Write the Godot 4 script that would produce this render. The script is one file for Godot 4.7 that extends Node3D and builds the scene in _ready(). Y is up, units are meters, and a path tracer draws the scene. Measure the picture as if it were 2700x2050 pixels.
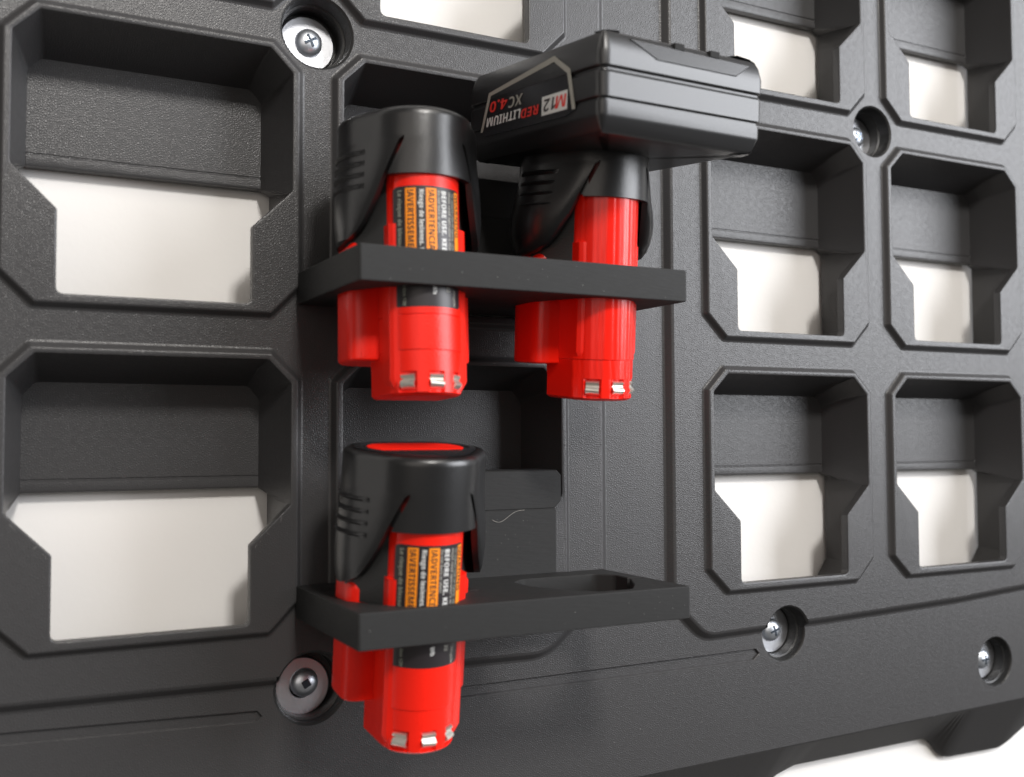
extends Node3D
# Close-up of battery packs held in brackets on a black moulded wall panel.
# All shapes are laid out in millimetres (x along the wall, y up, z out of the wall) and scaled to metres.

const MM := 0.001
const CELL_X := [-50.0, 39.05, 174.9, 263.95]      # left edge of the pockets, column by column
const CELL_Y := [90.0, 0.0, -90.0]                  # top edge of the pockets, row by row
const FACE := -2.0                                  # raised pads of the panel
const LOW := -4.5                                   # channel and lower band
const WALL := -24.0
const CAP_DROP := 3.4

var M := {}
var names := {}

# ------------------------------------------------------------------ mesh helpers
class Soup:
	var v := PackedVector3Array()
	func tri(a: Vector3, b: Vector3, c: Vector3) -> void:
		v.append(a); v.append(b); v.append(c)
	func quad(a: Vector3, b: Vector3, c: Vector3, d: Vector3) -> void:
		tri(a, b, c); tri(a, c, d)
	# rings: arrays of points of equal length; closed rings joined one after another
	func loft(rings: Array, closed := true) -> void:
		for r in rings.size() - 1:
			var p: PackedVector3Array = rings[r]
			var q: PackedVector3Array = rings[r + 1]
			var n := p.size()
			for i in (n if closed else n - 1):
				var j := (i + 1) % n
				quad(p[i], p[j], q[j], q[i])
	func fan(ring: PackedVector3Array, flip := false) -> void:
		var c := Vector3.ZERO
		for p in ring: c += p
		c /= ring.size()
		for i in ring.size():
			var j := (i + 1) % ring.size()
			if flip: tri(c, ring[j], ring[i])
			else: tri(c, ring[i], ring[j])
	func box(lo: Vector3, hi: Vector3, b := 0.3) -> void:
		# box with chamfered edges round its z faces and x/y sides
		var rings := []
		for k in [[lo.z, b], [lo.z + b, 0.0], [hi.z - b, 0.0], [hi.z, b]]:
			var o: float = k[1]
			var z: float = k[0]
			var r := PackedVector3Array()
			for c in [[lo.x + o + b, lo.y + o], [hi.x - o - b, lo.y + o], [hi.x - o, lo.y + o + b], [hi.x - o, hi.y - o - b], [hi.x - o - b, hi.y - o], [lo.x + o + b, hi.y - o], [lo.x + o, hi.y - o - b], [lo.x + o, lo.y + o + b]]:
				r.append(Vector3(c[0], c[1], z))
			rings.append(r)
		loft(rings)
		fan(rings[0], true); fan(rings[3])
	func flat(tris: PackedVector2Array, z: float) -> void:
		for i in range(0, tris.size(), 3):
			tri(Vector3(tris[i].x, tris[i].y, z), Vector3(tris[i + 1].x, tris[i + 1].y, z), Vector3(tris[i + 2].x, tris[i + 2].y, z))
	func tube(path: PackedVector3Array, r: float, n := 8) -> void:
		var rings := []
		for i in path.size():
			var d := (path[mini(i + 1, path.size() - 1)] - path[maxi(i - 1, 0)]).normalized()
			var a := d.cross(Vector3(0.3, 0.5, 0.8)).normalized()
			var b := d.cross(a)
			var ring := PackedVector3Array()
			for k in n:
				var t := TAU * k / n
				ring.append(path[i] + (a * cos(t) + b * sin(t)) * r)
			rings.append(ring)
		loft(rings)
		fan(rings[0], true); fan(rings[-1])
	func mesh(angle := 32.0) -> ArrayMesh:
		var n := v.size() / 3
		var fn := PackedVector3Array(); fn.resize(n)
		var ar := PackedFloat32Array(); ar.resize(n)
		var near := {}
		for t in n:
			var c := (v[t * 3 + 2] - v[t * 3]).cross(v[t * 3 + 1] - v[t * 3])
			ar[t] = c.length()
			fn[t] = c.normalized()
			for k in 3:
				var key := Vector3i((v[t * 3 + k] * 2000.0).round())
				if near.has(key): near[key].append(t)
				else: near[key] = [t]
		var lim := cos(deg_to_rad(angle))
		var vs := PackedVector3Array(); var ns := PackedVector3Array()
		for t in n:
			if ar[t] < 1e-9: continue
			for k in 3:
				var sum := Vector3.ZERO
				for o in near[Vector3i((v[t * 3 + k] * 2000.0).round())]:
					if fn[o].dot(fn[t]) > lim: sum += fn[o] * ar[o]
				vs.append(v[t * 3 + k] * 0.001)
				ns.append(sum.normalized() if sum.length() > 1e-12 else fn[t])
		var a := []
		a.resize(Mesh.ARRAY_MAX)
		a[Mesh.ARRAY_VERTEX] = vs
		a[Mesh.ARRAY_NORMAL] = ns
		var m := ArrayMesh.new()
		m.add_surface_from_arrays(Mesh.PRIMITIVE_TRIANGLES, a)
		return m

func poly(a: Array) -> PackedVector2Array:
	var r := PackedVector2Array()
	for p in a: r.append(Vector2(p[0], p[1]))
	return r

func area2(p: PackedVector2Array) -> float:
	var s := 0.0
	for i in p.size():
		s += p[i].cross(p[(i + 1) % p.size()])
	return s

func ccw(p: PackedVector2Array, want := true) -> PackedVector2Array:
	var r := p.duplicate()
	if (area2(r) > 0) != want: r.reverse()
	return r

# corner radii: one number, or one per corner
func fillet(p: PackedVector2Array, radii: Variant, seg := 4) -> PackedVector2Array:
	var out := PackedVector2Array()
	var n := p.size()
	for i in n:
		var r: float = radii[i] if radii is Array else radii
		var a := (p[(i + n - 1) % n] - p[i]); var b := (p[(i + 1) % n] - p[i])
		var half := absf(a.angle_to(b)) / 2.0
		if r <= 0.001 or half > PI / 2.0 - 0.02:
			out.append(p[i]); continue
		var d: float = minf(r / tan(half), 0.48 * minf(a.length(), b.length()))
		var p0 := p[i] + a.normalized() * d
		var p1 := p[i] + b.normalized() * d
		for k in seg + 1:
			var t := float(k) / seg
			out.append(p0.lerp(p[i], t).lerp(p[i].lerp(p1, t), t))
	return out

# moves every edge of a counter-clockwise outline outwards by d, keeping the number of points
func grow(p: PackedVector2Array, d: float) -> PackedVector2Array:
	var out := PackedVector2Array()
	var n := p.size()
	for i in n:
		var e0 := (p[i] - p[(i + n - 1) % n]).normalized()
		var e1 := (p[(i + 1) % n] - p[i]).normalized()
		var n0 := Vector2(e0.y, -e0.x); var n1 := Vector2(e1.y, -e1.x)
		var m := (n0 + n1).normalized()
		out.append(p[i] + m * d / maxf(0.35, m.dot(n0)))
	return out

func at_z(p: PackedVector2Array, z: float) -> PackedVector3Array:
	var r := PackedVector3Array()
	for q in p: r.append(Vector3(q.x, q.y, z))
	return r

# outlines in plan (x, z) at a height
func at_y(p: PackedVector2Array, y: float) -> PackedVector3Array:
	var r := PackedVector3Array()
	for q in p: r.append(Vector3(q.x, y, q.y))
	return r

func circle(c: Vector2, r: float, n := 40) -> PackedVector2Array:
	var o := PackedVector2Array()
	for i in n: o.append(c + Vector2(cos(TAU * i / n), sin(TAU * i / n)) * r)
	return o

func crosses(a: Vector2, b: Vector2, c: Vector2, d: Vector2) -> bool:
	var d1 := (b - a).cross(c - a); var d2 := (b - a).cross(d - a)
	var d3 := (d - c).cross(a - c); var d4 := (d - c).cross(b - c)
	return d1 * d2 < 0 and d3 * d4 < 0

# triangles of an outline with holes
func fill(outer: PackedVector2Array, holes := []) -> PackedVector2Array:
	var p := ccw(outer)
	var hs := []
	for h in holes: hs.append(ccw(h, false))
	var far := func(h: PackedVector2Array) -> float:
		var x := -INF
		for q in h: x = maxf(x, q.x)
		return x
	hs.sort_custom(func(a, b): return far.call(a) > far.call(b))
	for k in hs.size():
		var h: PackedVector2Array = hs[k]
		var m := 0
		for i in h.size():
			if h[i].x > h[m].x: m = i
		var order := []
		for i in p.size(): order.append([p[i].distance_squared_to(h[m]), i])
		order.sort()
		for o in order:
			var i: int = o[1]
			if p[i].x < h[m].x: continue
			var clear := true
			for g in hs.size() - k:
				var e: PackedVector2Array = hs[k + g]
				for j in e.size():
					if crosses(h[m], p[i], e[j], e[(j + 1) % e.size()]): clear = false; break
				if not clear: break
			if clear:
				for j in p.size():
					if crosses(h[m], p[i], p[j], p[(j + 1) % p.size()]): clear = false; break
			# the bridge must leave the outline on its inner side
			if clear:
				var pr := p[(i + p.size() - 1) % p.size()]; var nx := p[(i + 1) % p.size()]
				var to := h[m] - p[i]
				var l := (nx - p[i]).cross(to) > 0; var r := to.cross(pr - p[i]) > 0
				var convex := (p[i] - pr).cross(nx - p[i]) >= 0
				if (convex and not (l and r)) or (not convex and not (l or r)): clear = false
			if clear:
				var q := PackedVector2Array()
				q.append_array(p.slice(0, i + 1))
				# the way back runs a hair beside the way in, so that the outline stays simple
				var aside := (h[m] - p[i]).normalized()
				aside = Vector2(aside.y, -aside.x) * 0.002
				for j in h.size(): q.append(h[(m + j) % h.size()])
				q.append(h[m] + aside)
				q.append(p[i] + aside)
				q.append_array(p.slice(i + 1))
				p = q
				break
	var idx := range(p.size())
	var out := PackedVector2Array()
	var guard := 0
	var i := 0
	while idx.size() > 3 and guard < idx.size() + 5:
		var n := idx.size()
		var a: Vector2 = p[idx[(i + n - 1) % n]]; var b: Vector2 = p[idx[i % n]]; var c: Vector2 = p[idx[(i + 1) % n]]
		var ok := (b - a).cross(c - b) > 1e-9
		if ok:
			var x0 := minf(a.x, minf(b.x, c.x)); var x1 := maxf(a.x, maxf(b.x, c.x))
			var y0 := minf(a.y, minf(b.y, c.y)); var y1 := maxf(a.y, maxf(b.y, c.y))
			for j in n:
				var t: Vector2 = p[idx[j]]
				if t.x < x0 or t.x > x1 or t.y < y0 or t.y > y1: continue
				if t == a or t == b or t == c: continue
				if (b - a).cross(t - a) >= 0 and (c - b).cross(t - b) >= 0 and (a - c).cross(t - c) >= 0: ok = false; break
		if ok or ((b - a).cross(c - b) > -1e-9 and guard > n):
			out.append(a); out.append(b); out.append(c)
			idx.remove_at(i % n)
			guard = 0
			i = i % maxi(1, idx.size())
		else:
			guard += 1
			i = (i + 1) % n
	if idx.size() == 3:
		out.append(p[idx[0]]); out.append(p[idx[1]]); out.append(p[idx[2]])
	return out

# ------------------------------------------------------------------ scene helpers
func numbered(called: String) -> String:
	var k: int = names.get(called, 0)
	names[called] = k + 1
	return called if k == 0 else "%s_%03d" % [called, k]

func tag(o: Node, label: String, category := "", group := "", kind := "") -> void:
	if label: o.set_meta("label", label)
	if category: o.set_meta("category", category)
	if group: o.set_meta("group", group)
	if kind: o.set_meta("kind", kind)

func thing(called: String, label: String, category: String, at := Vector3.ZERO, group := "") -> Node3D:
	var o := Node3D.new()
	o.name = numbered(called)
	add_child(o, true)
	o.position = at * MM
	tag(o, label, category, group)
	return o

func part(called: String, mesh: Mesh, mat: Material, parent: Node, at := Vector3.ZERO) -> MeshInstance3D:
	var o := MeshInstance3D.new()
	o.name = called
	o.mesh = mesh
	o.material_override = mat
	o.position = at * MM
	parent.add_child(o, true)
	return o

func noise(freq: float, kind: int, bump := 0.0, size := 512, sd := 1, oct := 3) -> NoiseTexture2D:
	var f := FastNoiseLite.new()
	f.noise_type = kind
	f.frequency = freq
	f.seed = sd
	f.fractal_octaves = oct
	var t := NoiseTexture2D.new()
	t.width = size; t.height = size
	t.seamless = true
	t.noise = f
	if bump > 0.0:
		t.as_normal_map = true
		t.bump_strength = bump
	return t

# moulded grain that repeats without a seam: rounded pebbles on a wrapped, jittered lattice
func grain_map(size: int, cells: int, sd: int, strength: float) -> ImageTexture:
	var rng := RandomNumberGenerator.new()
	rng.seed = sd
	var px := PackedFloat32Array(); var py := PackedFloat32Array(); var ph := PackedFloat32Array()
	for i in cells * cells:
		px.append(rng.randf()); py.append(rng.randf()); ph.append(rng.randf_range(0.55, 1.0))
	var im := Image.create(size, size, false, Image.FORMAT_RGB8)
	for y in size:
		var fy := float(y) / size * cells
		var cy := int(fy)
		for x in size:
			var fx := float(x) / size * cells
			var cx := int(fx)
			var best := 9.0
			var second := 9.0
			for j in [-1, 0, 1]:
				var gy: int = cy + j
				var wy := posmod(gy, cells) * cells
				for i in [-1, 0, 1]:
					var gx: int = cx + i
					var k := wy + posmod(gx, cells)
					var dx := gx + px[k] - fx
					var dy := gy + py[k] - fy
					var d := (dx * dx + dy * dy) / ph[k]
					if d < best: second = best; best = d
					elif d < second: second = d
			var v := clampf(sqrt(second) - sqrt(best), 0.0, 1.0)
			im.set_pixel(x, y, Color(v, v, v))
	im.bump_map_to_normal_map(strength)
	return ImageTexture.create_from_image(im)

func ramp(t: NoiseTexture2D, a: Color, b: Color) -> NoiseTexture2D:
	var g := Gradient.new()
	g.set_color(0, a); g.set_color(1, b)
	t.color_ramp = g
	return t

func lin(r: float, g: float, b: float) -> Color:
	return Color(r, g, b).linear_to_srgb()

func mat(col: Color, rough: float, metal := 0.0, spec := 0.5) -> StandardMaterial3D:
	var m := StandardMaterial3D.new()
	m.albedo_color = col
	m.roughness = rough
	m.metallic = metal
	m.metallic_specular = spec
	return m

func grained(m: StandardMaterial3D, t: Texture2D, strength: float, per_metre: Vector3, world := true) -> StandardMaterial3D:
	m.normal_enabled = true
	m.normal_texture = t
	m.normal_scale = strength
	m.uv1_triplanar = true
	m.uv1_world_triplanar = world
	m.uv1_scale = per_metre
	return m

func materials() -> void:
	var leather := grain_map(320, 24, 7, 5.0)
	var rough_map := ramp(noise(0.01, FastNoiseLite.TYPE_SIMPLEX, 0.0, 512, 9, 4), Color(0.86, 0.86, 0.86), Color(1, 1, 1))
	M.panel = grained(mat(lin(0.047, 0.046, 0.047), 0.38, 0.0, 0.46), leather, 0.21, Vector3.ONE * 66.0)
	M.panel.roughness_texture = rough_map
	M.skirt = grained(mat(lin(0.032, 0.031, 0.031), 0.62, 0.0, 0.24), leather, 0.14, Vector3.ONE * 66.0)
	M.smooth = grained(mat(lin(0.022, 0.022, 0.022), 0.42), leather, 0.2, Vector3.ONE * 50.0)
	var layers := noise(0.02, FastNoiseLite.TYPE_SIMPLEX, 3.0, 512, 12, 3)
	M.printed = grained(mat(lin(0.024, 0.024, 0.024), 0.6, 0.0, 0.32), layers, 0.2, Vector3(9, 110, 9))
	M.cap = grained(mat(lin(0.009, 0.009, 0.0095), 0.32, 0.0, 0.6), leather, 0.07, Vector3.ONE * 70.0, false)
	M.case = grained(mat(lin(0.012, 0.012, 0.013), 0.36, 0.0, 0.62), leather, 0.07, Vector3.ONE * 90.0, false)
	M.gloss = mat(lin(0.02, 0.02, 0.022), 0.2)
	M.red = grained(mat(lin(0.90, 0.014, 0.004), 0.36, 0.0, 0.45), leather, 0.06, Vector3.ONE * 40.0, false)
	M.red_drawn = grained(mat(lin(0.93, 0.013, 0.004), 0.26), layers, 0.32, Vector3(260, 3, 260), false)
	M.red_deep = mat(lin(0.10, 0.004, 0.003), 0.5)
	M.metal = mat(lin(0.86, 0.82, 0.74), 0.34, 0.9)
	M.zinc = mat(lin(0.66, 0.67, 0.70), 0.5, 1.0)
	M.zinc.roughness_texture = ramp(noise(0.05, FastNoiseLite.TYPE_CELLULAR, 0.0, 256, 3, 2), Color(0.6, 0.6, 0.6), Color(1, 1, 1))
	M.zinc.uv1_triplanar = true
	M.zinc.uv1_scale = Vector3.ONE * 120.0
	M.screw = mat(lin(0.72, 0.76, 0.82), 0.38, 0.95)
	M.dark_metal = mat(lin(0.10, 0.12, 0.15), 0.3, 1.0)
	M.wall = grained(mat(lin(0.87, 0.85, 0.825), 0.9), noise(0.03, FastNoiseLite.TYPE_SIMPLEX, 2.0, 256, 5, 3), 0.08, Vector3.ONE * 26.0)
	M.pencil = mat(lin(0.30, 0.27, 0.24), 0.9)
	M.label = mat(lin(0.022, 0.018, 0.020), 0.4)
	M.orange = mat(lin(0.92, 0.27, 0.006), 0.5)
	M.ink = mat(lin(0.02, 0.017, 0.018), 0.6)
	M.print_white = mat(lin(0.72, 0.72, 0.70), 0.5)
	M.print_grey = mat(lin(0.34, 0.33, 0.29), 0.5)
	M.print_dim = mat(lin(0.30, 0.32, 0.26), 0.5)
	M.print_red = mat(lin(0.75, 0.03, 0.02), 0.5)
	M.void = mat(lin(0.006, 0.006, 0.006), 0.8)
	M.fibre = mat(lin(0.42, 0.40, 0.37), 0.8)
	M.dust = mat(lin(0.24, 0.235, 0.225), 0.9)

# ------------------------------------------------------------------ the wall panel
func opening() -> PackedVector2Array:
	# keyhole opening of a pocket, from the lower left, counter-clockwise; origin at the upper left of its bounding box
	return fillet(poly([[11.3, -74.3], [62.2, -74.3], [62.2, -52.2], [73.5, -41.1], [73.5, -6.5], [67.0, 0], [6.5, 0], [0, -6.5], [0, -41.1], [11.3, -52.2]]),
		[2.0, 2.0, 1.2, 1.6, 1.2, 1.2, 1.2, 1.2, 1.6, 1.2], 4)

func rim_outline() -> PackedVector2Array:
	return fillet(poly([[5.4, -78.2], [68.1, -78.2], [77.1, -69.2], [77.1, -5.3], [68.6, 3.2], [4.9, 3.2], [-3.6, -5.3], [-3.6, -69.2]]), 2.4, 4)

func pocket_mesh() -> ArrayMesh:
	var s := Soup.new()
	var rim := rim_outline()
	var o := opening()
	s.loft([at_z(grow(rim, 0.35), FACE + 0.01), at_z(grow(rim, -0.1), FACE + 0.12), at_z(grow(rim, -0.55), FACE + 0.42), at_z(grow(rim, -1.3), -0.42), at_z(grow(rim, -1.65), -0.1), at_z(grow(rim, -2.0), 0)])
	s.flat(fill(grow(rim, -2.0), [grow(o, 0.55)]), 0.0)
	s.loft([at_z(grow(o, 0.55), 0), at_z(grow(o, 0.16), -0.16), at_z(o, -0.55)])
	# thin lips of the narrow lower half
	var lo := PackedVector3Array(); var lb := PackedVector3Array()
	for p in o:
		if p.y < -40.6:
			pass
	var seq := fillet(poly([[0.0, -38.0], [0.0, -41.1], [11.3, -52.2], [11.3, -74.3], [62.2, -74.3], [62.2, -52.2], [73.5, -41.1], [73.5, -38.0], [40, -20]]), [0, 1.6, 1.2, 2.0, 2.0, 1.2, 1.6, 0, 0], 4)
	seq.remove_at(seq.size() - 1)
	for p in seq: lo.append(Vector3(p.x, p.y, -0.55)); lb.append(Vector3(p.x, p.y, -3.2))
	s.loft([lo, lb], false)
	# cavity behind the lips
	var cav := poly([[-0.3, -37.9], [-0.3, -71.4], [7.4, -82.0], [66.1, -82.0], [73.8, -71.4], [73.8, -37.9]])
	var cav_front := poly([[-0.3, -28.0], [-0.3, -71.4], [7.4, -82.0], [66.1, -82.0], [73.8, -71.4], [73.8, -28.0]])
	var cav_back := poly([[1.2, -28.0], [1.2, -71.0], [8.0, -80.5], [65.5, -80.5], [72.3, -71.0], [72.3, -28.0]])
	s.loft([at_z(cav_front, -3.2), at_z(cav_back, -22.0)], false)
	var back := cav.duplicate()
	for i in range(seq.size() - 1, -1, -1): back.append(seq[i])
	s.flat(fill(back), -3.2)
	# tapered tub of the upper half
	var f := fillet(poly([[0, -41.3], [0, -6.5], [6.5, 0], [67, 0], [73.5, -6.5], [73.5, -41.3]]), [0, 1.2, 1.2, 1.2, 1.2, 0], 4)
	var m2 := fillet(poly([[1.6, -40.4], [1.6, -7.6], [7.2, -2.2], [66.3, -2.2], [71.9, -7.6], [71.9, -40.4]]), [0, 1.6, 1.6, 1.6, 1.6, 0], 4)
	var b := fillet(poly([[4.4, -37.0], [4.4, -10.4], [7.8, -6.6], [65.7, -6.6], [69.1, -10.4], [69.1, -37.0]]), [0, 2.4, 2.4, 2.4, 2.4, 0], 4)
	s.loft([at_z(f, -0.55), at_z(m2, -9.0), at_z(b, -20.0)], false)
	# small flange under the tub at both sides
	for k in [[0.0, 4.4, 1.2], [73.5, 69.1, 72.3]]:
		s.quad(Vector3(k[0], -41.3, -1.5), Vector3(k[1], -37.0, -20.0), Vector3(k[1], -37.0, -22.0), Vector3(k[2], -38.6, -22.0))
	return s.mesh(28)

func back_panel_mesh() -> ArrayMesh:
	var s := Soup.new()
	var b := fillet(poly([[4.4, -33.2], [69.1, -33.2], [69.1, -10.4], [65.7, -6.6], [7.8, -6.6], [4.4, -10.4]]), [0, 0, 2.4, 2.4, 2.4, 2.4], 4)
	s.flat(fill(b), -20.0)
	# groove and turned lower edge
	var prof := [[-33.2, -20.0], [-33.4, -20.25], [-33.7, -20.25], [-34.0, -19.9], [-36.3, -19.8], [-36.9, -20.1], [-37.05, -20.6], [-37.05, -22.4]]
	for i in prof.size() - 1:
		s.quad(Vector3(4.4, prof[i][0], prof[i][1]), Vector3(69.1, prof[i][0], prof[i][1]), Vector3(69.1, prof[i + 1][0], prof[i + 1][1]), Vector3(4.4, prof[i + 1][0], prof[i + 1][1]))
	return s.mesh(40)

const HOLES := [[31.3, 7.6, 11.2], [256.2, 7.6, 10.3], [31.0, -184.2, 11.0], [209.0, -184.4, 10.4], [323.3, -206.5, 10.4], [256.2, -82.3, 0.0]]

func pad_outline(k: int) -> PackedVector2Array:
	if k == 0:
		return fillet(poly([[-88, -180.2], [108.5, -182.6], [130.9, -164.0], [130.9, 104], [-88, 104]]), [0, 16.0, 12.0, 0, 0], 7)
	return fillet(poly([[157.4, -169.5], [171.5, -182.8], [232.0, -181.4], [300.0, -179.3], [366, -175.2], [366, 104], [157.4, 104]]), [8.0, 12.0, 0, 0, 0, 0, 0], 7)

func front_edge(x: float) -> float:
	return -229.3 + 0.0178 * x

func face_mesh() -> ArrayMesh:
	var s := Soup.new()
	var rim := rim_outline()
	var cut := []
	for h in HOLES:
		if h[2] > 0: cut.append(circle(Vector2(h[0], h[1]), h[2]))
	var band: Array = [poly([[-85, front_edge(-85)], [362, front_edge(362)], [362, 102], [-85, 102]])]
	for k in 2:
		var pad := ccw(pad_outline(k))
		var top: Array = [grow(pad, -1.9)]
		var low := grow(pad, 1.6)
		# screw holes on the edge of the pad bite out of its outline
		for h in [2, 3]:
			var next := []
			for t in top:
				for c in Geometry2D.clip_polygons(t, cut[h]): next.append(c)
			top = next
		var inner := []
		for c in (2 if k == 0 else 2):
			for y in CELL_Y:
				var o := PackedVector2Array()
				for p in rim: o.append(p + Vector2(CELL_X[k * 2 + c], y))
				inner.append(o)
		inner.append(cut[k])
		s.flat(fill(top[0], inner), FACE)
		# slope from the pad down to the channel
		var rows := [[-1.9, FACE], [-1.3, FACE - 0.14], [-0.7, FACE - 0.5], [0.5, LOW + 0.45], [1.0, LOW + 0.12], [1.6, LOW]]
		var fine := PackedVector2Array()
		for i in pad.size():
			var a := pad[i]; var b := pad[(i + 1) % pad.size()]
			var n := maxi(1, int(a.distance_to(b) / 1.0))
			for j in n: fine.append(a.lerp(b, float(j) / n))
		for r in rows.size() - 1:
			var p0 := grow(fine, rows[r][0]); var p1 := grow(fine, rows[r + 1][0])
			for i in fine.size():
				var j := (i + 1) % fine.size()
				var mid := (fine[i] + fine[j]) / 2.0
				var inside := false
				for h in [2, 3]:
					if mid.distance_to(Vector2(HOLES[h][0], HOLES[h][1])) < HOLES[h][2] - 0.25: inside = true
				if inside: continue
				s.quad(Vector3(p0[i].x, p0[i].y, rows[r][1]), Vector3(p0[j].x, p0[j].y, rows[r][1]), Vector3(p1[j].x, p1[j].y, rows[r + 1][1]), Vector3(p1[i].x, p1[i].y, rows[r + 1][1]))
		var next2 := []
		for t in band:
			for c in Geometry2D.clip_polygons(t, low): next2.append(c)
		band = next2
	for h in [2, 3]:
		var next3 := []
		for t in band:
			for c in Geometry2D.clip_polygons(t, cut[h]): next3.append(c)
		band = next3
	# long shallow grooves of the lower band
	var bars := [fillet(poly([[-80, -185.6], [-80, -188.8], [15.6, -192.3], [17.2, -190.9], [15.6, -189.0]]), 0.0, 3),
		fillet(poly([[46.0, -191.2], [48.2, -192.9], [194.8, -193.1], [197.6, -190.9], [196.0, -188.9], [48.2, -189.6]]), 0.0, 3)]
	for t in band:
		if absf(area2(t)) < 2.0 or area2(t) < 0: continue
		var inner := []
		for c in [bars[0], bars[1], cut[4]]:
			if Geometry2D.is_point_in_polygon(c[0], t): inner.append(c)
		s.flat(fill(t, inner), LOW)
	for b in bars:
		var c := ccw(b)
		s.loft([at_z(c, LOW), at_z(grow(c, -0.2), LOW - 0.2), at_z(grow(c, -0.4), LOW - 0.9)])
		s.flat(fill(grow(c, -0.4)), LOW - 0.9)
	return s.mesh(24)

func skirt_mesh() -> ArrayMesh:
	var s := Soup.new()
	# rounded lower edge, sloping underside with feet
	var xs := []
	var x := -92.0
	while x <= 380.0:
		xs.append(x); x += 2.0
	var rows := [PackedVector3Array(), PackedVector3Array(), PackedVector3Array(), PackedVector3Array(), PackedVector3Array(), PackedVector3Array()]
	for xx in xs:
		var yf := front_edge(xx)
		var yb := foot(xx)
		var down := clampf((yf - yb) / 20.0, 0.0, 1.0)
		rows[0].append(Vector3(xx, yf, LOW))
		rows[1].append(Vector3(xx, yf - 0.5, LOW - 0.15))
		rows[2].append(Vector3(xx, yf - 0.95, LOW - 0.6))
		rows[3].append(Vector3(xx, lerpf(yf, yb, 0.93), -19.5))
		rows[4].append(Vector3(xx, lerpf(yf, yb, 0.985), -21.2))
		rows[5].append(Vector3(xx, yb, -22.6))
	for r in 5:
		s.loft([rows[r], rows[r + 1]], false)
	var rear := PackedVector3Array()
	for p in rows[5]: rear.append(Vector3(p.x, p.y + 6.0, -22.6))
	s.loft([rows[5], rear], false)
	return s.mesh(24)

func foot(x: float) -> float:
	var k := [[-92.0, -249.5], [203.0, -247.5], [210.0, -246.4], [218.0, -242.4], [227.0, -239.9], [298.0, -239.3], [302.5, -240.6], [309.0, -247.6], [313.0, -249.0], [345.0, -249.6], [349.0, -248.4], [366.0, -240.0], [380.0, -238.0]]
	for i in k.size() - 1:
		if x <= k[i + 1][0]:
			return lerpf(k[i][1], k[i + 1][1], (x - k[i][0]) / (k[i + 1][0] - k[i][0]))
	return -238.0

func in_pad(p: Vector2) -> bool:
	return Geometry2D.is_point_in_polygon(p, pad_outline(0)) or Geometry2D.is_point_in_polygon(p, pad_outline(1))

func recess_mesh(h: Array) -> ArrayMesh:
	var s := Soup.new()
	var c := Vector2(h[0], h[1])
	var r: float = h[2]
	var top := circle(c, r)
	var t3 := PackedVector3Array()
	for p in top: t3.append(Vector3(p.x, p.y, FACE if in_pad(p) else LOW))
	var e := PackedVector3Array()
	for i in top.size(): e.append(Vector3(lerpf(c.x, top[i].x, 0.94), lerpf(c.y, top[i].y, 0.94), t3[i].z - 0.6))
	s.loft([t3, e, at_z(circle(c, r * 0.9), -7.2), at_z(circle(c, r * 0.85), -7.5), at_z(circle(c, r * 0.83), -13.6)])
	s.fan(at_z(circle(c, r * 0.83), -13.6))
	return s.mesh(35)

func build_panel() -> void:
	var o := thing("storage_panel", "large black textured plastic wall panel with octagonal pockets, screwed to the white wall", "wall panel")
	part("front_face", face_mesh(), M.panel, o)
	part("lower_skirt", skirt_mesh(), M.skirt, o)
	var pm := pocket_mesh()
	var bm := back_panel_mesh()
	for cx in CELL_X:
		for cy in CELL_Y:
			var p := part("pocket", pm, M.panel, o, Vector3(cx, cy, 0))
			part("back_panel", bm, M.panel, p)
	for h in HOLES:
		if h[2] > 0: part("screw_recess", recess_mesh(h), M.smooth, o)

func lathe(prof: Array, n := 40) -> Soup:
	# profile of (radius, z), turned round z
	var s := Soup.new()
	var rings := []
	for p in prof: rings.append(at_z(circle(Vector2.ZERO, p[0], n), p[1]))
	s.loft(rings)
	return s

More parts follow.
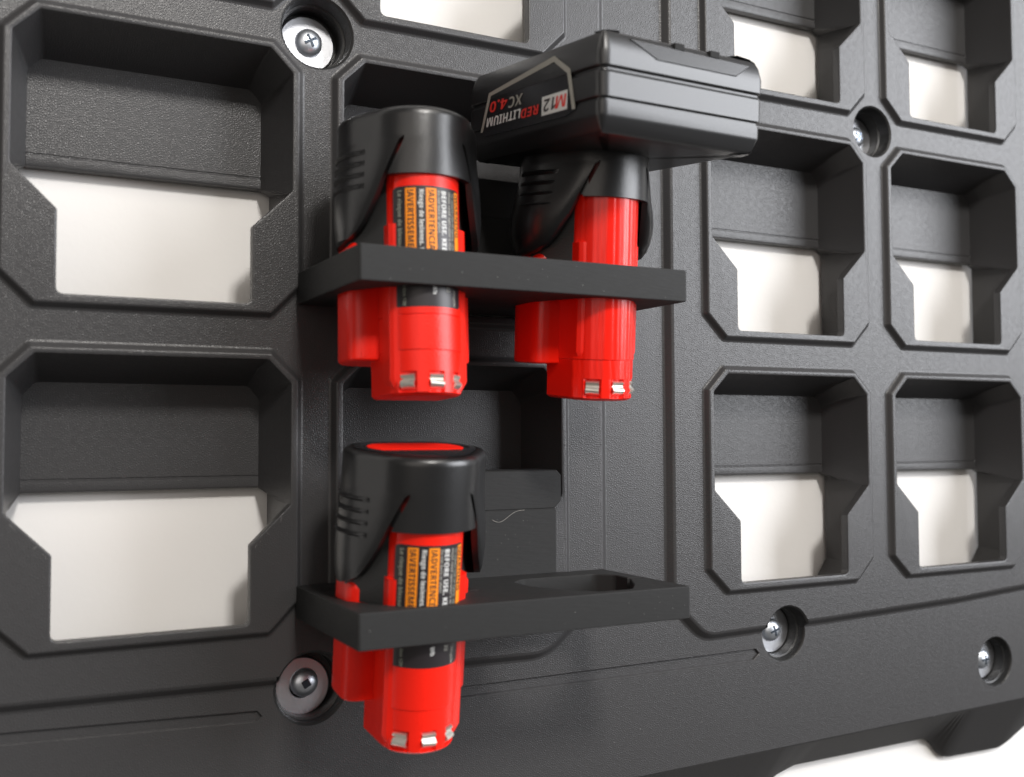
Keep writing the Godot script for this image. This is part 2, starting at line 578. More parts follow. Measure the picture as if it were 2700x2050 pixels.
func build_screws() -> void:
	var ring := lathe([[3.4, -9.6], [3.4, -8.55], [3.6, -8.4], [8.2, -8.4], [8.55, -8.75], [8.6, -9.6], [3.4, -9.6]], 56).mesh(35)
	var head := lathe([[4.2, -9.4], [4.2, -8.2], [4.05, -7.6], [3.6, -7.0], [2.9, -6.45], [2.0, -6.05], [1.0, -5.85], [0.02, -5.8]], 40).mesh(50)
	var cross := Soup.new()
	cross.box(Vector3(-2.0, -0.42, -7), Vector3(2.0, 0.42, -5.74), 0.08)
	cross.box(Vector3(-0.42, -2.0, -7), Vector3(0.42, 2.0, -5.73), 0.08)
	var square := Soup.new()
	square.box(Vector3(-1.15, -1.15, -7), Vector3(1.15, 1.15, -5.74), 0.1)
	var cm := cross.mesh(); var sm := square.mesh()
	var where := ["in the upper left recess, above the left battery", "in the upper right recess, between four pockets", "in the lower left recess beside the lowest battery", "in the lower recess right of the empty slot", "in the rightmost recess near the panel's lower edge"]
	for i in 5:
		var h: Array = HOLES[i]
		var c := Vector3(h[0], h[1], 0)
		var off := [Vector3(0.4, 0.4, 0), Vector3(-0.2, 0.3, 0), Vector3(0.7, 0.9, 0), Vector3.ZERO, Vector3(0, -0.2, 0)]
		var w := thing("washer", "broad zinc washer lying " + where[i], "washer", c + (off[i] as Vector3) * -1.2 + Vector3(0, 0, -3.2), "washers in the screw recesses")
		part("ring", ring, M.zinc, w)
		var t := thing("screw", ("silver cross-head screw " if i != 2 else "silver square-drive screw ") + where[i], "screw", c + Vector3(0, 0, -3.2), "screws that hold the panel to the wall")
		part("head", head, M.screw, t)
		part("drive_recess", sm if i == 2 else cm, M.dark_metal, t)
		t.rotation.z = [0.5, 0.9, 0.5, 0.3, 0.1][i]

# ------------------------------------------------------------------ the brackets
func slot_outline(dx: float) -> PackedVector2Array:
	# plan outline (x, z)
	var p := ccw(fillet(poly([[83.0, 22.5], [88.0, 18.2], [112.8, 18.4], [117.4, 23.2], [117.2, 30.0], [121.2, 31.6], [121.2, 32.3], [117.0, 31.6], [111.2, 42.6], [105.6, 50.0], [94.8, 50.0], [89.0, 42.4], [83.2, 32.4]]), [3, 3, 3, 3, 0, 0, 0, 0, 3, 3, 3, 3, 4], 3))
	for i in p.size(): p[i].x += dx
	return p

func build_holder(y: float, label: String) -> void:
	# y is the underside of the shelf
	var o := thing("battery_bracket", label, "bracket", Vector3(75, y, 0), "battery brackets hooked into the panel")
	var off := Vector2(-75, 0)
	var out := ccw(poly([[25.3, -1.2], [105.4, -1.2], [105.6, 9.0], [122.3, 9.0], [123.5, 53.2], [25.5, 52.7]]))
	var slots := [slot_outline(0.4), slot_outline(-53.6)]
	for a in [out, slots[0], slots[1]]:
		for i in a.size(): a[i] += off
	var s := Soup.new()
	var H := 9.1
	var ring := fillet(out, 0.8, 4)
	s.loft([at_y(grow(ring, -0.4), 0), at_y(grow(ring, -0.1), 0.12), at_y(ring, 0.4), at_y(ring, H - 0.4), at_y(grow(ring, -0.1), H - 0.12), at_y(grow(ring, -0.4), H)])
	var t := fill(grow(ring, -0.4), [grow(slots[0], 0.3), grow(slots[1], 0.3)])
	for k in range(0, t.size(), 3):
		s.tri(Vector3(t[k].x, H, t[k].y), Vector3(t[k + 2].x, H, t[k + 2].y), Vector3(t[k + 1].x, H, t[k + 1].y))
		s.tri(Vector3(t[k].x, 0, t[k].y), Vector3(t[k + 1].x, 0, t[k + 1].y), Vector3(t[k + 2].x, 0, t[k + 2].y))
	for sl in slots:
		s.loft([at_y(grow(sl, 0.3), H), at_y(sl, H - 0.3), at_y(sl, 0.3), at_y(grow(sl, 0.3), 0)])
	part("shelf", s.mesh(30), M.printed, o)
	var p := Soup.new()
	p.box(Vector3(46.0 - 75, H - 1.0, -1.4), Vector3(105.4 - 75, 29.0, 8.9), 0.35)
	part("mounting_plate", p.mesh(20), M.printed, o)
	var tab := Soup.new()
	var tr := ccw(poly([[46.4 - 75, 28.8], [105.0 - 75, 28.8], [107.6 - 75, 31.2], [107.6 - 75, 39.2], [106.0 - 75, 40.9], [45.4 - 75, 40.9], [43.8 - 75, 39.2], [43.8 - 75, 31.2]]))
	tab.loft([at_z(tr, -6.0), at_z(tr, 7.9), at_z(grow(tr, -0.35), 8.3)])
	tab.flat(fill(grow(tr, -0.35)), 8.3)
	tab.fan(at_z(tr, -6.0), true)
	part("hook_tab", tab.mesh(20), M.printed, o)

# ------------------------------------------------------------------ the batteries
# local frame: x right, y up from the middle of the bracket, z to the front; cap top at y = top
func hull(circles: Array, n: int) -> PackedVector2Array:
	# outline of the rounded triangle round three circles, as n points by angle
	var pts := PackedVector2Array()
	for c in circles:
		for p in circle(Vector2(c[0], c[1]), c[2], 120): pts.append(p)
	var h := Geometry2D.convex_hull(pts)
	h.remove_at(h.size() - 1)
	return resample(ccw(h), n)

func resample(p: PackedVector2Array, n: int) -> PackedVector2Array:
	# equal steps, starting at the front (largest z = y here), counter-clockwise in (x, z)
	var s := 0
	for i in p.size():
		if p[i].y > p[s].y + 0.001 or (absf(p[i].y - p[s].y) < 0.001 and absf(p[i].x) < absf(p[s].x)): s = i
	var q := PackedVector2Array()
	for i in p.size() + 1: q.append(p[(s + i) % p.size()])
	var total := 0.0
	for i in p.size(): total += q[i].distance_to(q[i + 1])
	var out := PackedVector2Array()
	var seg := 0; var run := 0.0
	for k in n:
		var want := total * k / n
		while run + q[seg].distance_to(q[seg + 1]) < want and seg < p.size() - 1:
			run += q[seg].distance_to(q[seg + 1]); seg += 1
		out.append(q[seg].lerp(q[seg + 1], (want - run) / maxf(1e-6, q[seg].distance_to(q[seg + 1]))))
	return out

func along(p: PackedVector2Array, s: float) -> Vector2:
	var n := p.size()
	var f := fposmod(s, 1.0) * n
	var i := int(f)
	return p[i % n].lerp(p[(i + 1) % n], f - i)

func out_of(p: PackedVector2Array, s: float) -> Vector2:
	var d := along(p, s + 0.006) - along(p, s - 0.006)
	return Vector2(d.y, -d.x).normalized()

# curved sheet on an outline: rows of [y, s0, s1, bulge]
func sheet(s: Soup, p: PackedVector2Array, rows: Array, n: int, thick: float) -> void:
	var outer := []; var inner := []
	for r in rows:
		var a := PackedVector3Array(); var b := PackedVector3Array()
		for k in n + 1:
			var u := lerpf(r[1], r[2], float(k) / n)
			var q := along(p, u); var d := out_of(p, u)
			var bulge: float = r[3] if r.size() > 3 else 0.0
			var y: float = r[0] + (r[4].call(float(k) / n) if r.size() > 4 else 0.0)
			var g := bulge * sqrt(sin(PI * clampf(float(k) / n, 0.0, 1.0)))
			a.append(Vector3(q.x + d.x * g, y, q.y + d.y * g))
			b.append(Vector3(q.x + d.x * (g - thick), y, q.y + d.y * (g - thick)))
		outer.append(a); inner.append(b)
	s.loft(outer, false)
	inner.reverse()
	s.loft(inner, false)
	inner.reverse()
	var last := rows.size() - 1
	s.loft([outer[last], inner[last]], false)
	s.loft([inner[0], outer[0]], false)
	for e in [0, n]:
		for r in last:
			s.quad(outer[r][e], outer[r + 1][e], inner[r + 1][e], inner[r][e])

func tower_outline(front_r: float, n := 120) -> PackedVector2Array:
	var p := PackedVector2Array()
	for k in 41:
		var a := deg_to_rad(lerpf(-84, 84, k / 40.0))
		p.append(Vector2(sin(a) * front_r, 8.6 + cos(a) * front_r))
	p.append(Vector2(front_r, -3.0))
	p.append(Vector2(-front_r, -3.0))
	return p

func bent(text: String, size: float, bold: bool, at_angle: float, y: float, r: float, turn: bool) -> ArrayMesh:
	# lettering bent round the front of the tower, lines run downwards
	var m := lettering(text, size, bold)
	var a := m.surface_get_arrays(0)
	var v: PackedVector3Array = a[Mesh.ARRAY_VERTEX]
	var nn := PackedVector3Array(); nn.resize(v.size())
	for i in v.size():
		var along_ := v[i].x; var up := v[i].y
		var ang := at_angle + up / r
		v[i] = Vector3(sin(ang) * r, y - along_, 8.6 + cos(ang) * r) * MM
		nn[i] = Vector3(sin(ang), 0, cos(ang))
	var out := []
	out.resize(Mesh.ARRAY_MAX)
	out[Mesh.ARRAY_VERTEX] = v
	out[Mesh.ARRAY_NORMAL] = nn
	out[Mesh.ARRAY_INDEX] = a[Mesh.ARRAY_INDEX]
	var am := ArrayMesh.new()
	am.add_surface_from_arrays(Mesh.PRIMITIVE_TRIANGLES, out)
	return am

func lettering(text: String, size: float, bold: bool) -> ArrayMesh:
	# flat letters in millimetres, cap height = size, starting at x = 0, centred on y = 0
	var t := TextMesh.new()
	var f := SystemFont.new()
	f.font_names = PackedStringArray(["Droid Sans"])
	f.font_weight = 700 if bold else 400
	t.font = f
	t.text = text
	t.font_size = 64
	t.pixel_size = size / (64.0 * 0.714)
	t.curve_step = 4.0
	t.depth = 0.0
	t.horizontal_alignment = HORIZONTAL_ALIGNMENT_LEFT
	var a := t.get_mesh_arrays() if t.has_method("get_mesh_arrays") else t.surface_get_arrays(0)
	var v: PackedVector3Array = a[Mesh.ARRAY_VERTEX]
	var lo := Vector3.INF; var hi := -Vector3.INF
	for p in v:
		lo = lo.min(p); hi = hi.max(p)
	for i in v.size(): v[i] = Vector3(v[i].x - lo.x, v[i].y - (lo.y + hi.y) / 2.0, 0)
	var out := []
	out.resize(Mesh.ARRAY_MAX)
	out[Mesh.ARRAY_VERTEX] = v
	out[Mesh.ARRAY_INDEX] = a[Mesh.ARRAY_INDEX]
	var nn := PackedVector3Array(); nn.resize(v.size()); nn.fill(Vector3(0, 0, 1))
	out[Mesh.ARRAY_NORMAL] = nn
	var am := ArrayMesh.new()
	am.add_surface_from_arrays(Mesh.PRIMITIVE_TRIANGLES, out)
	return am

func curved_patch(a0: float, a1: float, y0: float, y1: float, r: float, cut := 0.0) -> ArrayMesh:
	var s := Soup.new()
	var n := 24
	var hi := PackedVector3Array(); var lo := PackedVector3Array()
	for k in n + 1:
		var a := deg_to_rad(lerpf(a0, a1, float(k) / n))
		var e := minf(float(k), float(n - k)) / n
		var c := cut * maxf(0.0, 1.0 - e / 0.05)
		hi.append(Vector3(sin(a) * r, y0 - c, 8.6 + cos(a) * r))
		lo.append(Vector3(sin(a) * r, y1 + c, 8.6 + cos(a) * r))
	s.loft([hi, lo], false)
	return s.mesh(40)

func build_battery(o: Node3D, top: float, red: Material, opts: Dictionary) -> void:
	var R := 10.3
	# --- cells housing: two rear lobes and the long front tower
	var lobes := fillet(poly([[-17.5, -13.2], [17.4, -13.2], [17.4, 3.6], [-17.5, 3.6]]), [7.4, 7.4, 4.5, 4.5], 8)
	var s := Soup.new()
	s.loft([at_y(grow(lobes, -4.5), top - 14), at_y(grow(lobes, -4.0), top - 33), at_y(grow(lobes, -0.8), top - 37), at_y(lobes, top - 38.5), at_y(lobes, top - 67.4), at_y(grow(lobes, -0.25), top - 67.9), at_y(grow(lobes, -0.9), top - 68.2)])
	s.fan(at_y(grow(lobes, -0.9), top - 68.2), true)
	part("cell_housing", s.mesh(30), red, o)
	var tw := Soup.new()
	var n := tower_outline(R).size()
	var rings := []
	var rows: Array = [[-20.2, 0.0]]
	if opts.get("seam", false): rows += [[-57.3, 0.0], [-57.35, -0.3], [-57.7, -0.3], [-57.75, 0.0]]
	rows += [[-66.4, 0.0], [-66.6, -0.22], [-71.9, -0.22], [-72.0, -2.0], [-77.3, -2.0], [-77.35, -0.3], [-77.8, -0.8], [-78.1, -1.6]]
	var base := tower_outline(R)
	for i in n:
		if base[i].y <= 8.6: continue
		var dir := (base[i] - Vector2(0, 8.6)).normalized()
		var deg := rad_to_deg(atan2(dir.x, dir.y))
		if opts.get("fluted", false):
			base[i] += dir * (0.11 * sin(deg * 0.62) + 0.08 * sin(deg * 0.23 + 1.0))
		else:
			base[i] += dir * (-0.4 if absf(deg) > 66.0 else 0.0)
	var neck := Soup.new()
	neck.loft([at_y(grow(ccw(base), -0.15), top - 10.0), at_y(grow(ccw(base), -0.15), top - 20.6)])
	part("neck", neck.mesh(40), M.red_deep, o)
	for r in rows:
		var ring := PackedVector3Array()
		for i in n:
			var p := base[i]
			var inset: float = r[1]
			var ang := absf(rad_to_deg(atan2(p.x, p.y - 8.6)))
			if inset <= -1.9:                       # openings for the contacts
				var window := ang < 12.5 or (ang > 31.5 and ang < 56.5)
				inset = -1.1 if window and p.y > 8.6 else -0.2
			var c := Vector2(0, 8.6) if p.y > 8.6 else Vector2(0, p.y)
			var q := p + (c - p).normalized() * -inset if p.distance_to(c) > 0.1 else p
			if r[0] < -71 and p.y < 0: q.y += 1.0
			ring.append(Vector3(q.x, top + r[0], q.y))
		rings.append(ring)
	tw.loft(rings)
	tw.fan(rings[-1], true)
	part("front_tower", tw.mesh(38), red, o)
	# --- guide rails at both sides of the tower
	for sx in [-1, 1]:
		var rl := Soup.new()
		var end: float = opts.get("rail_end", -77.6)
		var xa := 7.4 if sx < 0 else 8.6
		var xb := 10.4 if sx < 0 else 11.7
		var zq := 1.2 if sx < 0 else 0.0
		var pr := fillet(poly([[xa - 0.2, 7.6], [xb, 7.6], [xb, 11.2 + zq], [xb - 0.8, 12.2 + zq], [xa - 1.0, 14.5 + zq]]), [0, 0.3, 0.7, 0.7, 0], 3)
		for i in pr.size(): pr[i].x *= sx
		if sx < 0: pr.reverse()
		var small := PackedVector2Array()
		for q in pr: small.append(Vector2(sx * maxf(7.6, absf(q.x) - 2.2), minf(q.y, 12.2)))
		rl.loft([at_y(pr, top - 33.8), at_y(pr, top + end + 3.6), at_y(small, top + end)])
		rl.fan(at_y(pr, top - 33.8), true); rl.fan(at_y(small, top + end))
		part("rail", rl.mesh(35), red, o)
	# --- sprung contacts in their windows
	for a in [-44.0, 0.0, 41.0]:
		var c := Soup.new()
		var prof := [[-72.5, 9.0], [-72.6, 9.7], [-72.95, 10.2], [-73.4, 10.1], [-73.8, 9.75], [-74.3, 9.95], [-74.8, 10.6], [-75.5, 10.6], [-76.0, 9.9], [-76.4, 9.6], [-76.6, 9.0]]
		var ra := deg_to_rad(a)
		var rr := []
		for q in prof:
			var row := PackedVector3Array()
			for w in [-1.85, 1.85]:
				row.append(Vector3(sin(ra) * q[1] + cos(ra) * w, top + q[0], 8.6 + cos(ra) * q[1] - sin(ra) * w))
			for w in [1.85, -1.85]:
				row.append(Vector3(sin(ra) * (q[1] - 0.5) + cos(ra) * w, top + q[0], 8.6 + cos(ra) * (q[1] - 0.5) - sin(ra) * w))
			rr.append(row)
		c.loft(rr)
		part("contact", c.mesh(60), M.metal, o)
	# --- black cap with two latch wings
	var cap := cap_outline(200)
	var cs := Soup.new()
	var ct: float = top - opts.get("drop", CAP_DROP)
	cs.loft([at_y(grow(cap, -2.6), ct - 0.3), at_y(grow(cap, -2.0), ct), at_y(grow(cap, -1.3), ct - 0.08), at_y(grow(cap, -0.5), ct - 0.6), at_y(grow(cap, -0.1), ct - 1.4), at_y(cap, ct - 2.4), at_y(cap, top - 11.5)])
	cs.fan(at_y(grow(cap, -2.6), ct - 0.3))
	# skirts: s runs from the front (0) round to the back (0.5), to both sides
	var L: bool = along(cap, 0.25).x < 0
	sheet(cs, cap, [[top - 11.5, -0.074, 0.074], [top - 12.5, -0.074, 0.074], [top - 17.0, -0.094, 0.094], [top - 21.0, -0.112, 0.112], [top - 21.3, -0.113, 0.113]], 30, 1.6)
	sheet(cs, cap, [[top - 11.5, 0.40, 0.60], [top - 40.0, 0.41, 0.59]], 16, 1.6)
	for sd in [1.0, -1.0]:
		sheet(cs, grow(cap, -2.0), [[top - 9.0, sd * 0.05, sd * 0.16], [top - 20.6, sd * 0.085, sd * 0.19]], 10, 0.8)
	part("cap", cs.mesh(40), M.cap, o)
	for sd in [1.0, -1.0]:
		var w := Soup.new()
		var bulge: float = opts.get("bulge_left" if (sd > 0) == L else "bulge_right", 0.0)
		var rows2 := []
		var st := [[11.5, 0.074, 0.0], [12.5, 0.074, 0.02], [14.5, 0.083, 0.15], [17.0, 0.094, 0.35], [20.5, 0.110, 0.6], [23.0, 0.121, 0.8], [26.0, 0.135, 0.95], [29.0, 0.152, 1.0], [32.0, 0.170, 0.9], [34.5, 0.190, 0.7], [36.3, 0.220, 0.5], [37.4, 0.260, 0.3], [38.0, 0.300, 0.2]]
		for q in st: rows2.append([top - q[0], sd * (q[1] + (0.012 if q[0] > 11.6 else 0.0)), sd * 0.398, bulge * q[2] + 1.1 * q[2]])
		sheet(w, cap, rows2, 26, 1.7)
		var wing := part("latch", w.mesh(40), M.cap, o)
		if (sd > 0) != L: continue
		for gy in [13.5, 16.5, 19.5, 22.5]:
			var g := Soup.new()
			var gs := opts.get("grip0", 0.25)
			var f: float = lerpf(0.15, 1.0, (gy - 11.5) / 16.0)
			sheet(g, grow(cap, 0.1 + 1.0 * f), [[top - gy - 0.2, sd * 0.175, sd * 0.30, (bulge + 0.3) * f * 0.8], [top - gy - 0.75, sd * 0.175, sd * 0.30, (bulge + 0.3) * f * 0.8 + 0.75], [top - gy - 1.4, sd * 0.175, sd * 0.30, (bulge + 0.3) * f * 0.8]], 12, 0.8)
			part("grip_ridge", g.mesh(30), M.cap, wing)
	# inner sleeve between cap and bracket
	var inn := hull([[0.0, 5.0, 10.9], [-7.2, -4.2, 10.6], [7.2, -4.2, 10.6]], 160)
	var sl := Soup.new()
	for sd in [1.0, -1.0]:
		sheet(sl, inn, [[top - 15.0, sd * 0.115, sd * 0.30], [top - 30.0, sd * 0.115, sd * 0.30], [top - 34.0, sd * 0.115, sd * 0.265], [top - 41.5, sd * 0.118, sd * 0.225]], 14, 1.5)
	part("inner_sleeve", sl.mesh(40), M.smooth, o)

func cap_outline(n: int) -> PackedVector2Array:
	return hull([[0.5, 4.4, 15.4], [-5.1, -1.6, 13.5], [6.9, -1.6, 13.5]], n)

func add_badge(o: Node3D, from: float, drop := CAP_DROP) -> void:
	var top := from - drop
	# glossy recessed disc with a red field on top of the cap
	var cap := cap_outline(120)
	var s := Soup.new()
	var r0 := grow(cap, -2.8)
	s.loft([at_y(r0, top + 0.02), at_y(grow(cap, -3.4), top + 0.25), at_y(grow(cap, -4.6), top + 0.3), at_y(grow(cap, -5.0), top + 0.0)])
	part("top_ring", s.mesh(30), M.gloss, o)
	var d := Soup.new()
	d.fan(at_y(grow(cap, -5.0), top + 0.0))
	part("top_plate", d.mesh(30), M.gloss, o)
	var f := Soup.new()
	var fld := grow(cap, -6.2)
	var q := PackedVector2Array()
	for p in fld: q.append(Vector2(p.x, clampf(p.y, -9.4, 3.4)))
	f.loft([at_y(q, top + 0.03), at_y(grow(q, -0.2), top + 0.16)])
	f.fan(at_y(grow(q, -0.2), top + 0.16))
	part("red_badge", f.mesh(30), M.red, o)

func add_warning_label(o: Node3D, top: float) -> void:
	var r := 10.3
	var lab := part("warning_label", curved_patch(-64, 50, top - 24.4, top - 55.6, r + 0.06, 0.7), M.label, o)
	# lines run downwards; the first line is the rightmost
	var y0 := top - 25.0
	var k := 0
	for c in [[36.5, 48.0, "\u26a0WARNING", true], [-13.5, 2.0, "ADVERTENCIA", true], [-43.5, -28.0, "AVERTISSEMENT", true]]:
		part("orange_field", curved_patch(c[0], c[1], y0, y0 - 20.6, r + 0.10), M.orange, lab)
		var mid := deg_to_rad((c[0] + c[1]) / 2.0)
		part("lettering", bent("!" + (c[2] as String).replace("\u26a0", ""), 1.6, true, mid, y0 - 0.5, r + 0.13, true), M.ink, lab)
	for c in [[31.0, "To reduce risk of injury, user", 0.8, M.print_dim, 0.0], [24.0, "must read operator's manual", 0.9, M.print_grey, 0.0], [14.0, "BEFORE USE. KEEP DRY.", 1.4, M.print_white, 0.0], [5.8, "Do not burn or short", 0.8, M.print_grey, 0.0],
			[-20.8, "Riesgo de lesiones. Lea", 1.15, M.print_white, 0.0], [-53.0, "Le risque de blessures, lire", 1.15, M.print_dim, 0.0],
			[-46.0, "Li-Ion 12V", 0.9, M.print_dim, 24.0], [-2.0, "Wh", 1.1, M.print_white, 24.6], [20.0, "22", 1.1, M.print_grey, 24.6], [32.0, "recycle", 0.9, M.print_grey, 25.6]]:
		part("lettering", bent(c[1], c[2], true, deg_to_rad(c[0]), y0 - 0.5 - c[4], r + 0.11, true), c[3], lab)

func rounded_rect(x0: float, x1: float, z0: float, z1: float, radii: Array) -> PackedVector2Array:
	return fillet(poly([[x0, z0], [x1, z0], [x1, z1], [x0, z1]]), radii, 5)

func build_large_head(o: Node3D) -> void:
	# local frame of the battery; front face of the head at z = zf
	var x0 := -24.5; var x1 := 30.9; var zf := 39.2; var zb := -27.0; var y2 := 46.1
	var rect := rounded_rect(x0, x1, zb, zf, [4.0, 4.0, 1.6, 2.6])
	var g := grow(rect, -0.5)
	var s := Soup.new()
	# lower shell
	s.loft([at_y(grow(rect, -5.0), y2 - 8.4), at_y(grow(rect, -2.4), y2 - 8.0), at_y(grow(rect, -1.5), y2 - 7.2), at_y(grow(rect, -0.35), y2 - 4.4), at_y(rect, y2 - 3.6), at_y(rect, y2 - 0.45), at_y(g, y2 - 0.4)])
	s.fan(at_y(grow(rect, -5.0), y2 - 8.4), true)
	var low := part("head_base", s.mesh(30), M.case, o)
	var b := Soup.new()
	var wide := grow(rect, 0.25)
	b.loft([at_y(g, y2 - 0.5), at_y(g, y2 + 0.4), at_y(grow(rect, -0.05), y2 + 0.45), at_y(wide, y2 + 0.8), at_y(wide, y2 + 6.6), at_y(grow(rect, -0.2), y2 + 7.15), at_y(grow(rect, -0.25), y2 + 7.4), at_y(g, y2 + 7.5), at_y(g, y2 + 8.3)])
	part("head_band", b.mesh(30), M.case, o)
	var t := Soup.new()
	var up := grow(rect, 0.35)
	t.loft([at_y(g, y2 + 8.0), at_y(grow(up, -0.3), y2 + 8.1), at_y(up, y2 + 8.5), at_y(up, y2 + 12.0), at_y(grow(up, -0.9), y2 + 15.2), at_y(grow(up, -2.0), y2 + 17.0), at_y(grow(up, -3.6), y2 + 17.7), at_y(grow(up, -8.0), y2 + 18.2)])
	t.fan(at_y(grow(up, -8.0), y2 + 18.2))
	var shell := part("head_shell", t.mesh(26), M.case, o)
	# raised panel and two vent slots on the front of the shell
	var rp := Soup.new()
	var pz := zf + 0.35
	var q := ccw(poly([[x0 + 9.0, y2 + 16.0], [x0 + 17.0, y2 + 11.6], [x1 - 10.0, y2 + 11.6], [x1 - 4.0, y2 + 15.6]]))
	var qa := PackedVector3Array(); var qb := PackedVector3Array()
	for p in q:
		var lean := clampf((p.y - (y2 + 12.0)) / 3.2, 0.0, 1.5) * 0.9
		qa.append(Vector3(p.x, p.y, pz - lean - 0.1)); qb.append(Vector3(lerpf(p.x, 3.0, 0.03), lerpf(p.y, y2 + 13.6, 0.1), pz - lean + 0.30))
	rp.loft([qa, qb]); rp.fan(qb)
	part("raised_panel", rp.mesh(20), M.case, shell)
	for vx in [x0 + 24.0, x0 + 36.5]:
		var vs := Soup.new()
		vs.box(Vector3(vx, y2 + 15.7, zf - 4.0), Vector3(vx + 3.4, y2 + 17.5, zf - 0.55), 0.15)
		part("vent_slot", vs.mesh(20), M.void, shell)
	# decal on the left side
	var dx := x0 - 0.42
	var dec := Soup.new()
	var outline := [[-57.6, -0.6], [-53.4, 10.2], [-20.2, 14.2], [-12.9, 9.4], [-10.2, -1.2]]
	var inner := [[-56.4, -0.6], [-52.2, 9.2], [-20.4, 12.6], [-14.3, 8.6], [-11.6, -1.2]]
	for i in outline.size() - 1:
		var p4 := []
		for k in [outline[i], outline[i + 1], inner[i + 1], inner[i]]: p4.append(Vector3(dx, y2 + k[1], zf + k[0]))
		dec.quad(p4[0], p4[1], p4[2], p4[3])
	var bg := Soup.new()
	var pts := PackedVector3Array()
	for k in outline + [[-14.0, -2.4], [-55.0, -2.0]]: pts.append(Vector3(dx + 0.14, y2 + k[1], zf + k[0]))
	bg.fan(pts)
	var plate := part("decal", bg.mesh(20), M.gloss, o)
	part("decal_border", dec.mesh(20), M.print_grey, plate)
	var wb := Soup.new()
	wb.quad(Vector3(dx - 0.03, y2 - 0.7, zf - 13.8), Vector3(dx - 0.03, y2 + 4.3, zf - 13.8), Vector3(dx - 0.03, y2 + 4.3, zf - 25.6), Vector3(dx - 0.03, y2 - 0.7, zf - 25.6))
	part("decal_field", wb.mesh(20), M.print_white, plate)
	for w in [["M", 3.2, -14.5, 1.8, M.print_red, 4.6], ["12", 3.2, -18.9, 1.8, M.ink, 5.8], ["RED", 2.5, -27.3, 1.45, M.print_red, 8.6], ["LITHIUM", 2.5, -36.2, 1.75, M.print_white, 17.9], ["XC", 2.9, -35.4, 5.6, M.print_grey, 7.0], ["4.0", 2.9, -43.2, 5.9, M.print_red, 9.3]]:
		var lm := lettering(w[0], w[1], true)
		var a := lm.surface_get_arrays(0)
		var v: PackedVector3Array = a[Mesh.ARRAY_VERTEX]
		var wide_ := 0.0
		for p in v: wide_ = maxf(wide_, p.x)
		var nn := PackedVector3Array(); nn.resize(v.size()); nn.fill(Vector3(-1, 0, 0))
		for i in v.size():
			# upside down: the line runs back towards the wall, letters stand on their heads, slanted like the print
			v[i] = Vector3(dx - 0.06, y2 + w[3] - v[i].y, zf + w[2] - (v[i].x * w[5] / wide_ + v[i].y * 0.18)) * MM
		a[Mesh.ARRAY_VERTEX] = v
		a[Mesh.ARRAY_NORMAL] = nn
		var am := ArrayMesh.new()
		am.add_surface_from_arrays(Mesh.PRIMITIVE_TRIANGLES, a)
		part("lettering", am, w[4], plate)

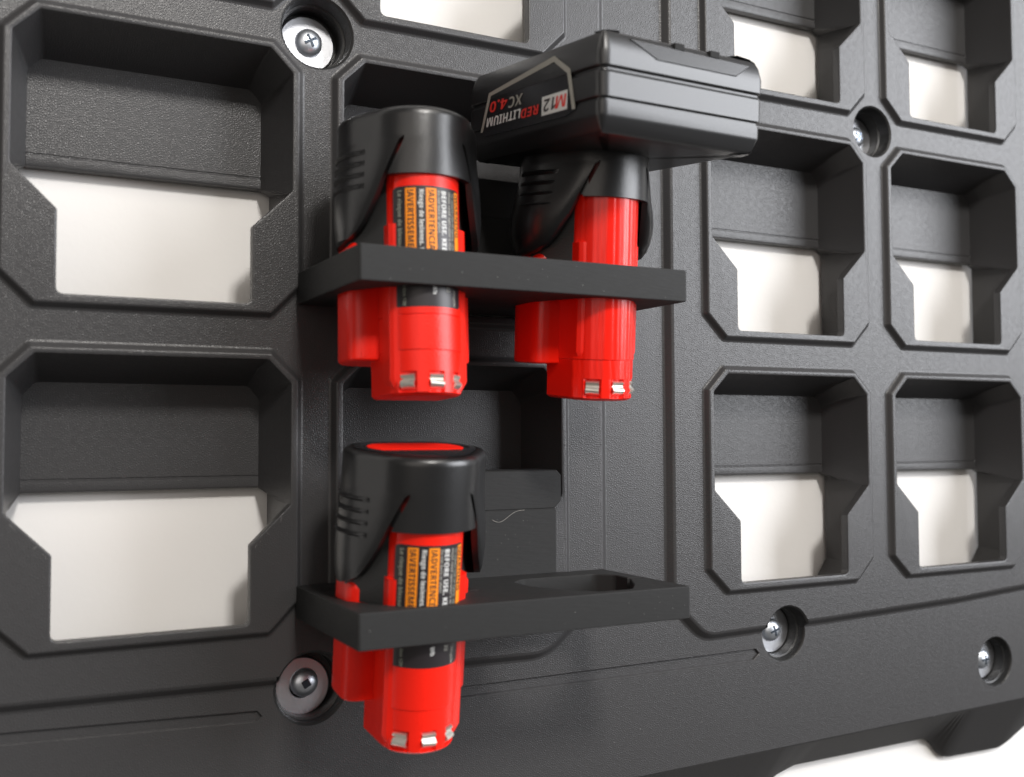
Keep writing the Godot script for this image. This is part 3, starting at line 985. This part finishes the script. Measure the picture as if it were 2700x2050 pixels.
# ------------------------------------------------------------------ everything
func _ready() -> void:
	# camera
	var cam := Camera3D.new()
	cam.name = "camera"
	cam.position = Vector3(-57.91, -111.9, 294.07) * MM
	cam.rotation = Vector3(0.04554, -0.47825, -0.003565)
	cam.fov = 40.77
	cam.near = 0.02
	cam.far = 20.0
	var ca := CameraAttributesPhysical.new()
	ca.frustum_focal_length = 24.0
	ca.frustum_focus_distance = 0.338
	ca.exposure_aperture = 8.0
	ca.exposure_multiplier = 1.0
	cam.attributes = ca
	add_child(cam)
	cam.fov = 40.77
	# dim room all round
	var we := WorldEnvironment.new()
	we.name = "environment"
	var env := Environment.new()
	env.background_mode = Environment.BG_COLOR
	env.background_color = lin(0.12, 0.114, 0.107)
	env.tonemap_mode = Environment.TONE_MAPPER_LINEAR
	env.tonemap_exposure = 1.0
	env.sdfgi_enabled = true
	env.ssao_enabled = true
	env.ssil_enabled = true
	we.environment = env
	add_child(we)
	# lamps of the room: ceiling light, window to the right, soft light from behind the camera
	area_light("ceiling_lamp", Vector3(0.25, 1.15, 0.95), Vector3(0.1, -0.1, 0.0), Vector2(0.9, 0.5), 0.5, Color(1.0, 0.97, 0.93))
	area_light("window_light", Vector3(1.70, 0.50, 1.35), Vector3(0.15, -0.05, 0.0), Vector2(1.4, 1.3), 6.3, Color(0.97, 0.98, 1.0))
	area_light("front_lamp", Vector3(0.03, 0.66, 1.02), Vector3(0.08, -0.1, 0.0), Vector2(0.16, 0.16), 1.0, Color(1.0, 0.985, 0.965))
	area_light("room_fill", Vector3(-0.85, 0.25, 1.45), Vector3(0.1, -0.1, 0.0), Vector2(1.2, 1.0), 0.42, Color(1.0, 0.96, 0.92))
	materials()
	# wall
	var wall := MeshInstance3D.new()
	var wb := BoxMesh.new()
	wb.size = Vector3(2.4, 2.0, 0.08)
	wall.mesh = wb
	wall.name = "wall"
	wall.material_override = M.wall
	wall.position = Vector3(0.25, 0.0, WALL * MM - 0.04)
	add_child(wall)
	tag(wall, "plain white painted wall behind the black panel", "wall", "", "structure")
	var pm := Soup.new()
	var p1 := PackedVector3Array()
	for k in 9: p1.append(Vector3(104.2 + 2.0 * sin(k * 0.75) * 0.9, 25.0 - k * 1.05, WALL + 0.02))
	pm.tube(p1, 0.14, 5)
	part("pencil_mark", pm.mesh(), M.pencil, wall, Vector3(-250, 0, 24.0 + 40.0))
	build_panel()
	build_screws()
	build_holder(-73.75, "upper black printed bracket holding the two upper batteries")
	build_holder(-163.4, "lower black printed bracket with one battery and one empty slot")
	var b1 := thing("battery_pack", "red and black battery with warning label, upright in the left slot of the upper bracket", "battery", Vector3(46.9, -69.2, 31.2), "batteries in the brackets")
	build_battery(b1, 45.2, M.red, {"seam": true})
	add_warning_label(b1, 45.2)
	add_badge(b1, 45.2)
	var b3 := thing("battery_pack", "red and black battery with red disc on its cap, in the lower bracket", "battery", Vector3(46.6, -157.5, 31.2), "batteries in the brackets")
	build_battery(b3, 45.2, M.red, {"drop": 2.3})
	add_warning_label(b3, 45.2)
	add_badge(b3, 45.2, 2.3)
	b3.rotation.x = deg_to_rad(7.0)
	b1.rotation.x = deg_to_rad(-2.0)
	var b2 := thing("battery_pack", "large battery with wide black head and plain red stem, right in the upper bracket", "battery", Vector3(101.6, -69.0, 31.2), "batteries in the brackets")
	build_battery(b2, 46.6, M.red_drawn, {"rail_end": -68.0, "fluted": true, "bulge_left": 2.0, "bulge_right": 2.6})
	build_large_head(b2)
	b2.rotation = Vector3(deg_to_rad(5.8), deg_to_rad(5.3), deg_to_rad(1.8))
	build_dust()
	# a stray fibre on the plate of the lower bracket
	var fs := Soup.new()
	var fp := PackedVector3Array()
	for k in 22:
		var u := k / 21.0
		fp.append(Vector3(83.0 + 11.0 * u, -137.2 + 2.6 * u - 1.9 * sin(u * 5.2) * (1.0 - u), 9.08))
	fs.tube(fp, 0.05, 5)
	var fib := part("fibre", fs.mesh(60), M.fibre, self)
	tag(fib, "fine curled white fibre clinging to the plate of the lower bracket", "fibre")

func build_dust() -> void:
	# pale specks and short scuffs on brackets and panel
	var rng := RandomNumberGenerator.new()
	rng.seed = 41
	var s := Soup.new()
	var put := func(c: Vector3, u: Vector3, v: Vector3) -> void:
		var n := u.cross(v).normalized() * 0.03
		s.quad(c - u - v * 0.4 + n, c + u * 0.8 - v + n, c + u + v * 0.5 + n, c - u * 0.7 + v + n)
	for k in 30:          # bracket fronts
		var r: float = rng.randf_range(0.05, 0.13)
		put.call(Vector3(rng.randf_range(27, 122), [-73.75, -163.4][k % 2] + rng.randf_range(0.7, 8.4), 53.45), Vector3(r, 0, 0), Vector3(0, r, 0))
	for k in 16:          # mounting plate of the lower bracket
		var r: float = rng.randf_range(0.05, 0.12)
		put.call(Vector3(rng.randf_range(72, 104), rng.randf_range(-153, -136), 8.93), Vector3(r, 0, 0), Vector3(0, r, 0))
	for k in 40:          # lower band of the panel
		var r: float = rng.randf_range(0.06, 0.16)
		put.call(Vector3(rng.randf_range(40, 330), rng.randf_range(-221, -195), LOW + 0.02), Vector3(r, 0, 0), Vector3(0, r, 0))
	for cx in CELL_X:     # scuffs on the shoulders of the pockets
		for cy in CELL_Y:
			for k in 9:
				var side := k % 2
				var t := rng.randf()
				var p := Vector3(lerpf(1.0, 10.6, t), lerpf(-43.4, -53.2, t), 0.02)
				if side == 1: p.x = 73.5 - p.x
				var a := rng.randf_range(0.6, 2.4)
				put.call(p + Vector3(cx, cy, 0), Vector3(cos(a), sin(a), 0) * rng.randf_range(0.15, 0.9), Vector3(-sin(a), cos(a), 0) * rng.randf_range(0.03, 0.07))
			for k in 5:
				var p := Vector3(rng.randf_range(8, 66), rng.randf_range(0.75, 1.05), 0.02)
				put.call(p + Vector3(cx, cy, 0), Vector3(rng.randf_range(0.2, 0.8), 0, 0), Vector3(0, 0.05, 0))
	var o := part("dust", s.mesh(20), M.dust, self)
	tag(o, "pale dust specks and short scuffs on the black panel and brackets", "dust", "", "stuff")

func area_light(called: String, at: Vector3, target: Vector3, size: Vector2, energy: float, col: Color) -> void:
	var l := AreaLight3D.new()
	l.name = called
	l.area_size = size
	l.light_energy = energy
	l.light_color = col
	l.shadow_enabled = true
	l.position = at
	add_child(l)
	l.look_at(target, Vector3.UP)
